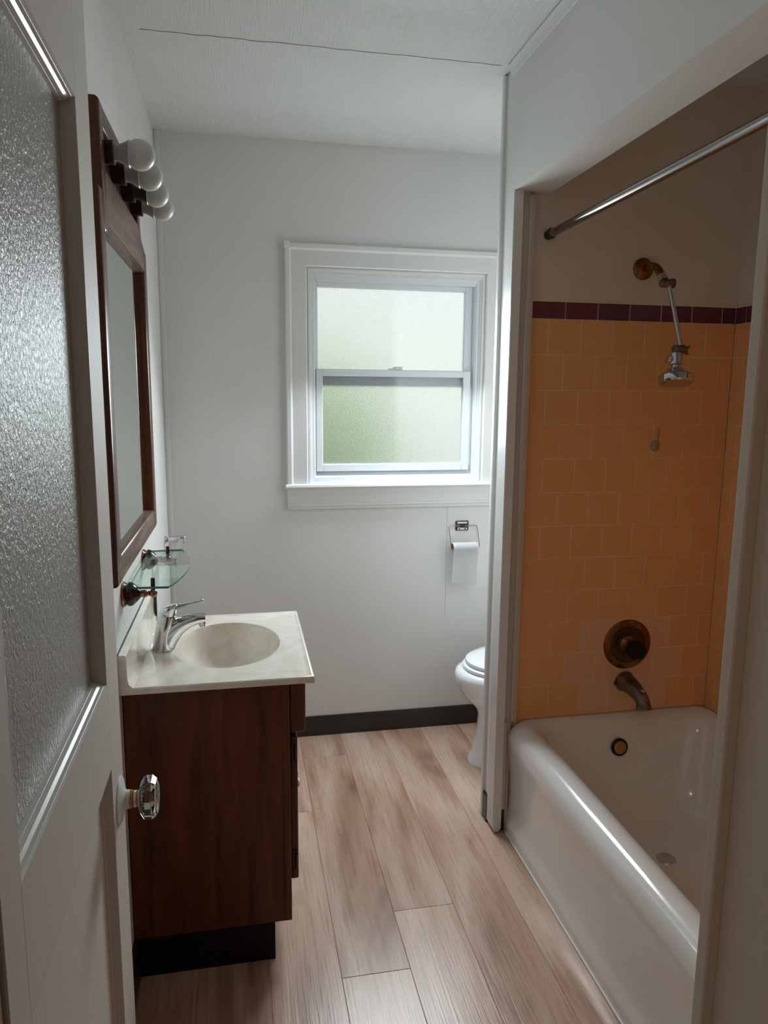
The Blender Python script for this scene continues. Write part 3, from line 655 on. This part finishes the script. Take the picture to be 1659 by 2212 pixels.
for a, b, r1, r2_ in ((1.1735, 1.2835, 0.0205, 0.0192),):
    R1 = [[(x_, ty+r*math.cos(2*pi*k/n), ZC+r*math.sin(2*pi*k/n)) for k in range(n)] for x_, r in ((a, r1), (b, r1), (b, r2_), (a, r2_), (a, r1))]
    loft(R1, False, False, co_)
finish('core', co_, 'cardboard', rl, 40)
# paper: wraps the core then hangs from the front
sheet = []
for k in range(22):
    a = -0.35*pi+1.35*pi*k/21*1.0; sheet.append((ty+0.0235*math.cos(a), ZC+0.0235*math.sin(a)))
for k in range(1, 15):
    s_ = k/14; sheet.append((ty-0.0235+0.010*s_**1.5+0.003*math.sin(s_*5), ZC-0.150*s_))
bm = bmesh.new(); xs = [1.1745+0.108*i/8 for i in range(9)]
gv = []
for j, (yy, zz) in enumerate(sheet):
    f = max(0, (j-21)/14)
    gv.append([bm.verts.new((x_-0.006*f*(1 if x_ < 1.2 else 0.8), yy+0.004*f*math.sin((x_-1.17)*40), zz-0.012*f*(x_-1.175)/0.108)) for x_ in xs])
for r0, r1 in zip(gv, gv[1:]):
    for i in range(8): bm.faces.new((r0[i], r0[i+1], r1[i+1], r1[i]))
bmesh.ops.solidify(bm, geom=bm.faces[:], thickness=0.0012)
finish('paper', bm, 'paper', rl, 60)
finish('paper_wrap', loft([[(x_, ty+r*math.cos(2*pi*k/n), ZC+r*math.sin(2*pi*k/n)) for k in range(n)] for x_, r in ((1.1745, 0.0207), (1.1745, 0.0228), (1.2825, 0.0228), (1.2825, 0.0207))], False, False), 'paper', rl, 40)

# ================================================================== BATHTUB
tu = thing('bathtub', 'white enamel alcove bathtub with rolled front rim', 'bathtub', (1.5, 1.44, 0))
X1, Y0, Y1 = XR-0.003, 0.680, P-0.003
def tr(x0, z, ix=0.0, iy=0.0, r=0.006): return rrect(x0, X1-ix, Y0+iy, Y1-iy, r, z, 12)
rings = [tr(1.150, 0.0), tr(1.150, 0.030), tr(1.1525, 0.042), tr(1.160, 0.062), tr(1.1635, 0.085), tr(1.1645, 0.13), tr(1.163, 0.20), tr(1.160, 0.25), tr(1.156, 0.285), tr(1.1515, 0.312), tr(1.1500, 0.332), tr(1.1515, 0.350, 0, 0, 0.02), tr(1.1580, 0.367, 0, 0, 0.03), tr(1.168, 0.3795, 0, 0, 0.035), tr(1.182, 0.3880, 0, 0, 0.04), tr(1.198, 0.3915, 0.004, 0.004, 0.05),
         tr(1.214, 0.3905, 0.010, 0.014, 0.06), tr(1.229, 0.385, 0.018, 0.026, 0.07), tr(1.241, 0.3745, 0.026, 0.038, 0.08), tr(1.249, 0.359, 0.032, 0.048, 0.09), tr(1.256, 0.325, 0.040, 0.058, 0.10), tr(1.266, 0.24, 0.055, 0.078, 0.12), tr(1.279, 0.15, 0.072, 0.105, 0.13), tr(1.294, 0.095, 0.090, 0.135, 0.14), tr(1.32, 0.066, 0.12, 0.17, 0.14), tr(1.38, 0.055, 0.18, 0.24, 0.12)]
finish('tub_shell', loft(rings, False, True), 'tub_enamel', tu, 60)
box('caulk_bead', 1.1455, 1.1505, Y0, Y1-0.03, 0.0, 0.006, 'caulk', tu, 0.002)
ov = finish('overflow_plate', lathe((1.531, P-0.072, 0.297), (0.0, -1, 0.18), [(0, 0.030), (0.004, 0.030), (0.006, 0.027), (0.004, 0.024)], 32), 'black', tu, 30)
finish('overflow_cap', lathe((1.531, P-0.0755, 0.2975), (0.0, -1, 0.18), [(0, 0.0225), (0.004, 0.022), (0.0055, 0.018)], 32), 'brass', ov, 30)
finish('drain', lathe((1.56, 1.86, 0.055), (0, 0, 1), [(0, 0.03), (0.003, 0.028), (0.002, 0.02)], 28), 'chrome', tu, 30)

# shower rod
rod = thing('shower_curtain_rod', 'steel shower curtain rod across the tub opening', 'rod', (1.24, 1.4, 1.96))
a_, b_ = Vector((1.229, P-0.001, 1.958)), Vector((1.289, 0.676, 2.000))
finish('pole', tube([a_, b_], 0.0125, 28), 'rod_steel', rod, 40)
finish('end_cap', lathe(a_, b_-a_, [(0.0, 0.0155), (0.022, 0.0155), (0.023, 0.013)], 28), 'bronze', rod, 30)
finish('end_cap', lathe(b_, a_-b_, [(0.0, 0.0155), (0.022, 0.0155), (0.023, 0.013)], 28), 'bronze', rod, 30)

# shower head on its adjustable arm
shw = thing('wall_shower', 'chrome shower head on an extension arm with brass wall flange', 'shower head', (1.553, P, 1.871))
finish('wall_flange', lathe((1.553, P+0.003, 1.871), (0, -1, 0), [(0, 0.034), (0.003, 0.034), (0.008, 0.030), (0.014, 0.020), (0.017, 0.013)], 32), 'tarnished_brass', shw, 30)
finish('shower_arm', tube(smoothpath([(1.553, P-0.010, 1.871), (1.553, P-0.050, 1.872), (1.553, P-0.085, 1.856), (1.551, P-0.118, 1.822)], 6), 0.0115, 18), 'tarnished_brass', shw, 50)
finish('arm_nut', lathe((1.5515, P-0.108, 1.832), (-0.02, -0.7, -0.75), [(0, 0.0145), (0.022, 0.0145), (0.024, 0.011)], 8), 'brushed_chrome', shw, 30)
finish('knuckle', lathe((1.530, P-0.140, 1.806), (1, 0, 0.04), [(0, 0.009), (0.004, 0.012), (0.030, 0.012), (0.034, 0.014), (0.044, 0.014), (0.048, 0.006)], 20), 'old_spout_metal', shw, 35)
finish('extension_bar', tube([(1.557, P-0.142, 1.804), (1.577, P-0.196, 1.618)], 0.0068, 16), 'brushed_chrome', shw, 40)
kk = finish('knuckle', lathe((1.551, P-0.199, 1.610), (1, 0, 0.05), [(0, 0.011), (0.003, 0.0135), (0.034, 0.0135), (0.036, 0.009)], 20), 'old_spout_metal', shw, 35)
finish('wing_nut', extrude_poly([(1.585, 1.603), (1.599, 1.596), (1.595, 1.610), (1.606, 1.624), (1.592, 1.618), (1.585, 1.619)], 'y', P-0.203, P-0.193), 'old_spout_metal', kk)
hd = Vector((-0.10, -0.25, -1)).normalized(); hc = Vector((1.556, P-0.206, 1.600))
finish('swivel', lathe(hc, hd, [(0, 0.014), (0.004, 0.0185), (0.036, 0.0195), (0.040, 0.012), (0.046, 0.011)], 32), 'chrome', shw, 35)
finish('head', lathe(hc, hd, [(0.043, 0.012), (0.046, 0.019), (0.056, 0.028), (0.062, 0.033), (0.066, 0.045), (0.072, 0.0495), (0.088, 0.050), (0.093, 0.046), (0.094, 0.040)], 40), 'chrome', shw, 35)
finish('diverter_tab', lathe(hc+hd*0.020+Vector((-0.018, 0, 0)), (-1, 0, 0.1), [(0, 0.012), (0.008, 0.012), (0.010, 0.010)], 20), 'chrome', shw, 35)

# valve
va = thing('tub_valve', 'round tarnished brass valve plate with dark knob on the tiles', 'valve', (1.578, P, 0.635))
finish('plate', lathe((1.578, P+0.001, 0.634), (0, -1, 0), [(0, 0.087), (0.004, 0.087), (0.008, 0.083), (0.011, 0.072), (0.010, 0.064), (0.006, 0.060), (0.009, 0.035), (0.016, 0.024), (0.022, 0.020), (0.030, 0.018)], 56), 'tarnished_brass', va, 25)
finish('inner_dish', lathe((1.578, P-0.0045, 0.634), (0, -1, 0), [(0, 0.0625), (0.003, 0.0622), (0.0042, 0.058), (0.0035, 0.040), (0.0055, 0.036)], 48), 'old_brass_dark', va, 25)
finish('stem', lathe((1.578, P-0.028, 0.634), (0, -1, 0), [(0, 0.017), (0.012, 0.016), (0.016, 0.013), (0.022, 0.013)], 24), 'tarnished_brass', va, 30)
bm = bmesh.new(); rings = []
for h, r in [(0.044, 0.018), (0.046, 0.025), (0.051, 0.029), (0.070, 0.0305), (0.077, 0.0275), (0.080, 0.018)]:
    rings.append([(1.578+r*(1+0.07*math.cos(6*2*pi*k/36))*math.cos(2*pi*k/36), P-h, 0.634+r*(1+0.07*math.cos(6*2*pi*k/36))*math.sin(2*pi*k/36)) for k in range(36)])
finish('knob', loft(rings), 'base_brown', va, 35)
# spout
sp_ = thing('tub_spout', 'old dull metal tub spout below the valve plate', 'spout', (1.578, P, 0.49))
path = smoothpath([(1.578, P+0.002, 0.500), (1.578, P-0.035, 0.500), (1.578, P-0.080, 0.495), (1.578, P-0.115, 0.482), (1.578, P-0.128, 0.460)], 6)
finish('body', tube(path, [0.034-0.011*min(1, i/16) for i in range(len(path))], 24), 'old_spout_metal', sp_, 40)
finish('flange', lathe((1.578, P+0.002, 0.500), (0, -1, 0), [(0, 0.037), (0.004, 0.036), (0.006, 0.032)], 32), 'old_spout_metal', sp_, 30)
finish('outlet_ring', lathe((1.578, P-0.126, 0.464), (0, -0.3, -1), [(0, 0.0245), (0.012, 0.0245), (0.013, 0.017)], 24), 'old_spout_metal', sp_, 30)
finish('diverter_knob', lathe((1.578, P-0.112, 0.500), (0, -0.2, 1), [(0, 0.004), (0.010, 0.004), (0.011, 0.008), (0.017, 0.008), (0.019, 0.005)], 16), 'brushed_chrome', sp_, 35)
finish('set_hook', tube([(1.545, P-0.006, 0.505), (1.536, P-0.010, 0.506), (1.534, P-0.010, 0.494)], 0.002, 8), 'black', sp_, 40)

# clear hook stuck on the tiles
hk = thing('suction_hook', 'small clear plastic suction hook stuck on the tiles', 'hook', (1.634, P, 1.313))
finish('cup', lathe((1.634, P+0.0005, 1.313), (0, -1, 0), [(0, 0.019), (0.002, 0.018), (0.006, 0.010), (0.010, 0.006), (0.012, 0.006)], 28), 'clear_plastic', hk, 40)
finish('hook_wire', tube([(1.639, P-0.010, 1.372), (1.637, P-0.012, 1.345), (1.634, P-0.012, 1.318), (1.634, P-0.018, 1.305)], 0.0014, 8), 'old_spout_metal', hk, 40)

# ================================================================== OUTDOORS (seen blurred through the frosted glass)
tag(box('ground', -9, 11, D+0.13, 18, -0.6, -0.5, 'concrete'), 'pale paved yard outside the window', 'ground', kind=ST)
hs = thing('neighbour_house', 'pale house outside blurred by the frosted glass', 'house', (3.2, 7.0, -0.5))
box('wall', -2.5, 7.5, 6.6, 10, -0.5, 2.85, 'siding', hs)
bm = extrude_poly([(6.3, 2.85), (8.3, 3.5), (10.3, 2.85), (10.3, 2.75), (6.3, 2.75)], 'x', -2.8, 7.8)
finish('roof', bm, 'roof_shingle', hs)
def shrub(loc, rx, rz, n, label, name='shrub'):
    t_ = thing(name, label, 'shrub', loc, 'shrubs outside the window')
    bm = bmesh.new()
    for i in range(n):
        d = Vector((random.gauss(0, 1), random.gauss(0, 1), random.gauss(0, 1))).normalized()*(0.55+0.45*random.random())
        c = Vector(loc)+Vector((d.x*rx, d.y*rx, rz+0.15+d.z*rz)); s = random.uniform(0.05, 0.10)
        a = Vector((random.gauss(0, 1), random.gauss(0, 1), random.gauss(0, 1))).normalized(); b = a.orthogonal().normalized()
        bm.faces.new([bm.verts.new(c+a*s), bm.verts.new(c+b*s*0.45), bm.verts.new(c-a*s), bm.verts.new(c-b*s*0.45)])
    finish('foliage', bm, 'leaf', t_, kind='stuff')
    finish('stem', tube([Vector(loc), Vector(loc)+Vector((0, 0, rz))], [0.04, 0.02], 8), 'bark', t_, 40)
shrub((0.86, 5.2, -0.5), 0.58, 1.06, 2600, 'green shrub outside nearest the left of the frosted window')
shrub((-0.75, 5.3, -0.5), 0.8, 1.25, 2600, 'taller green shrub outside, further left behind the window wall')
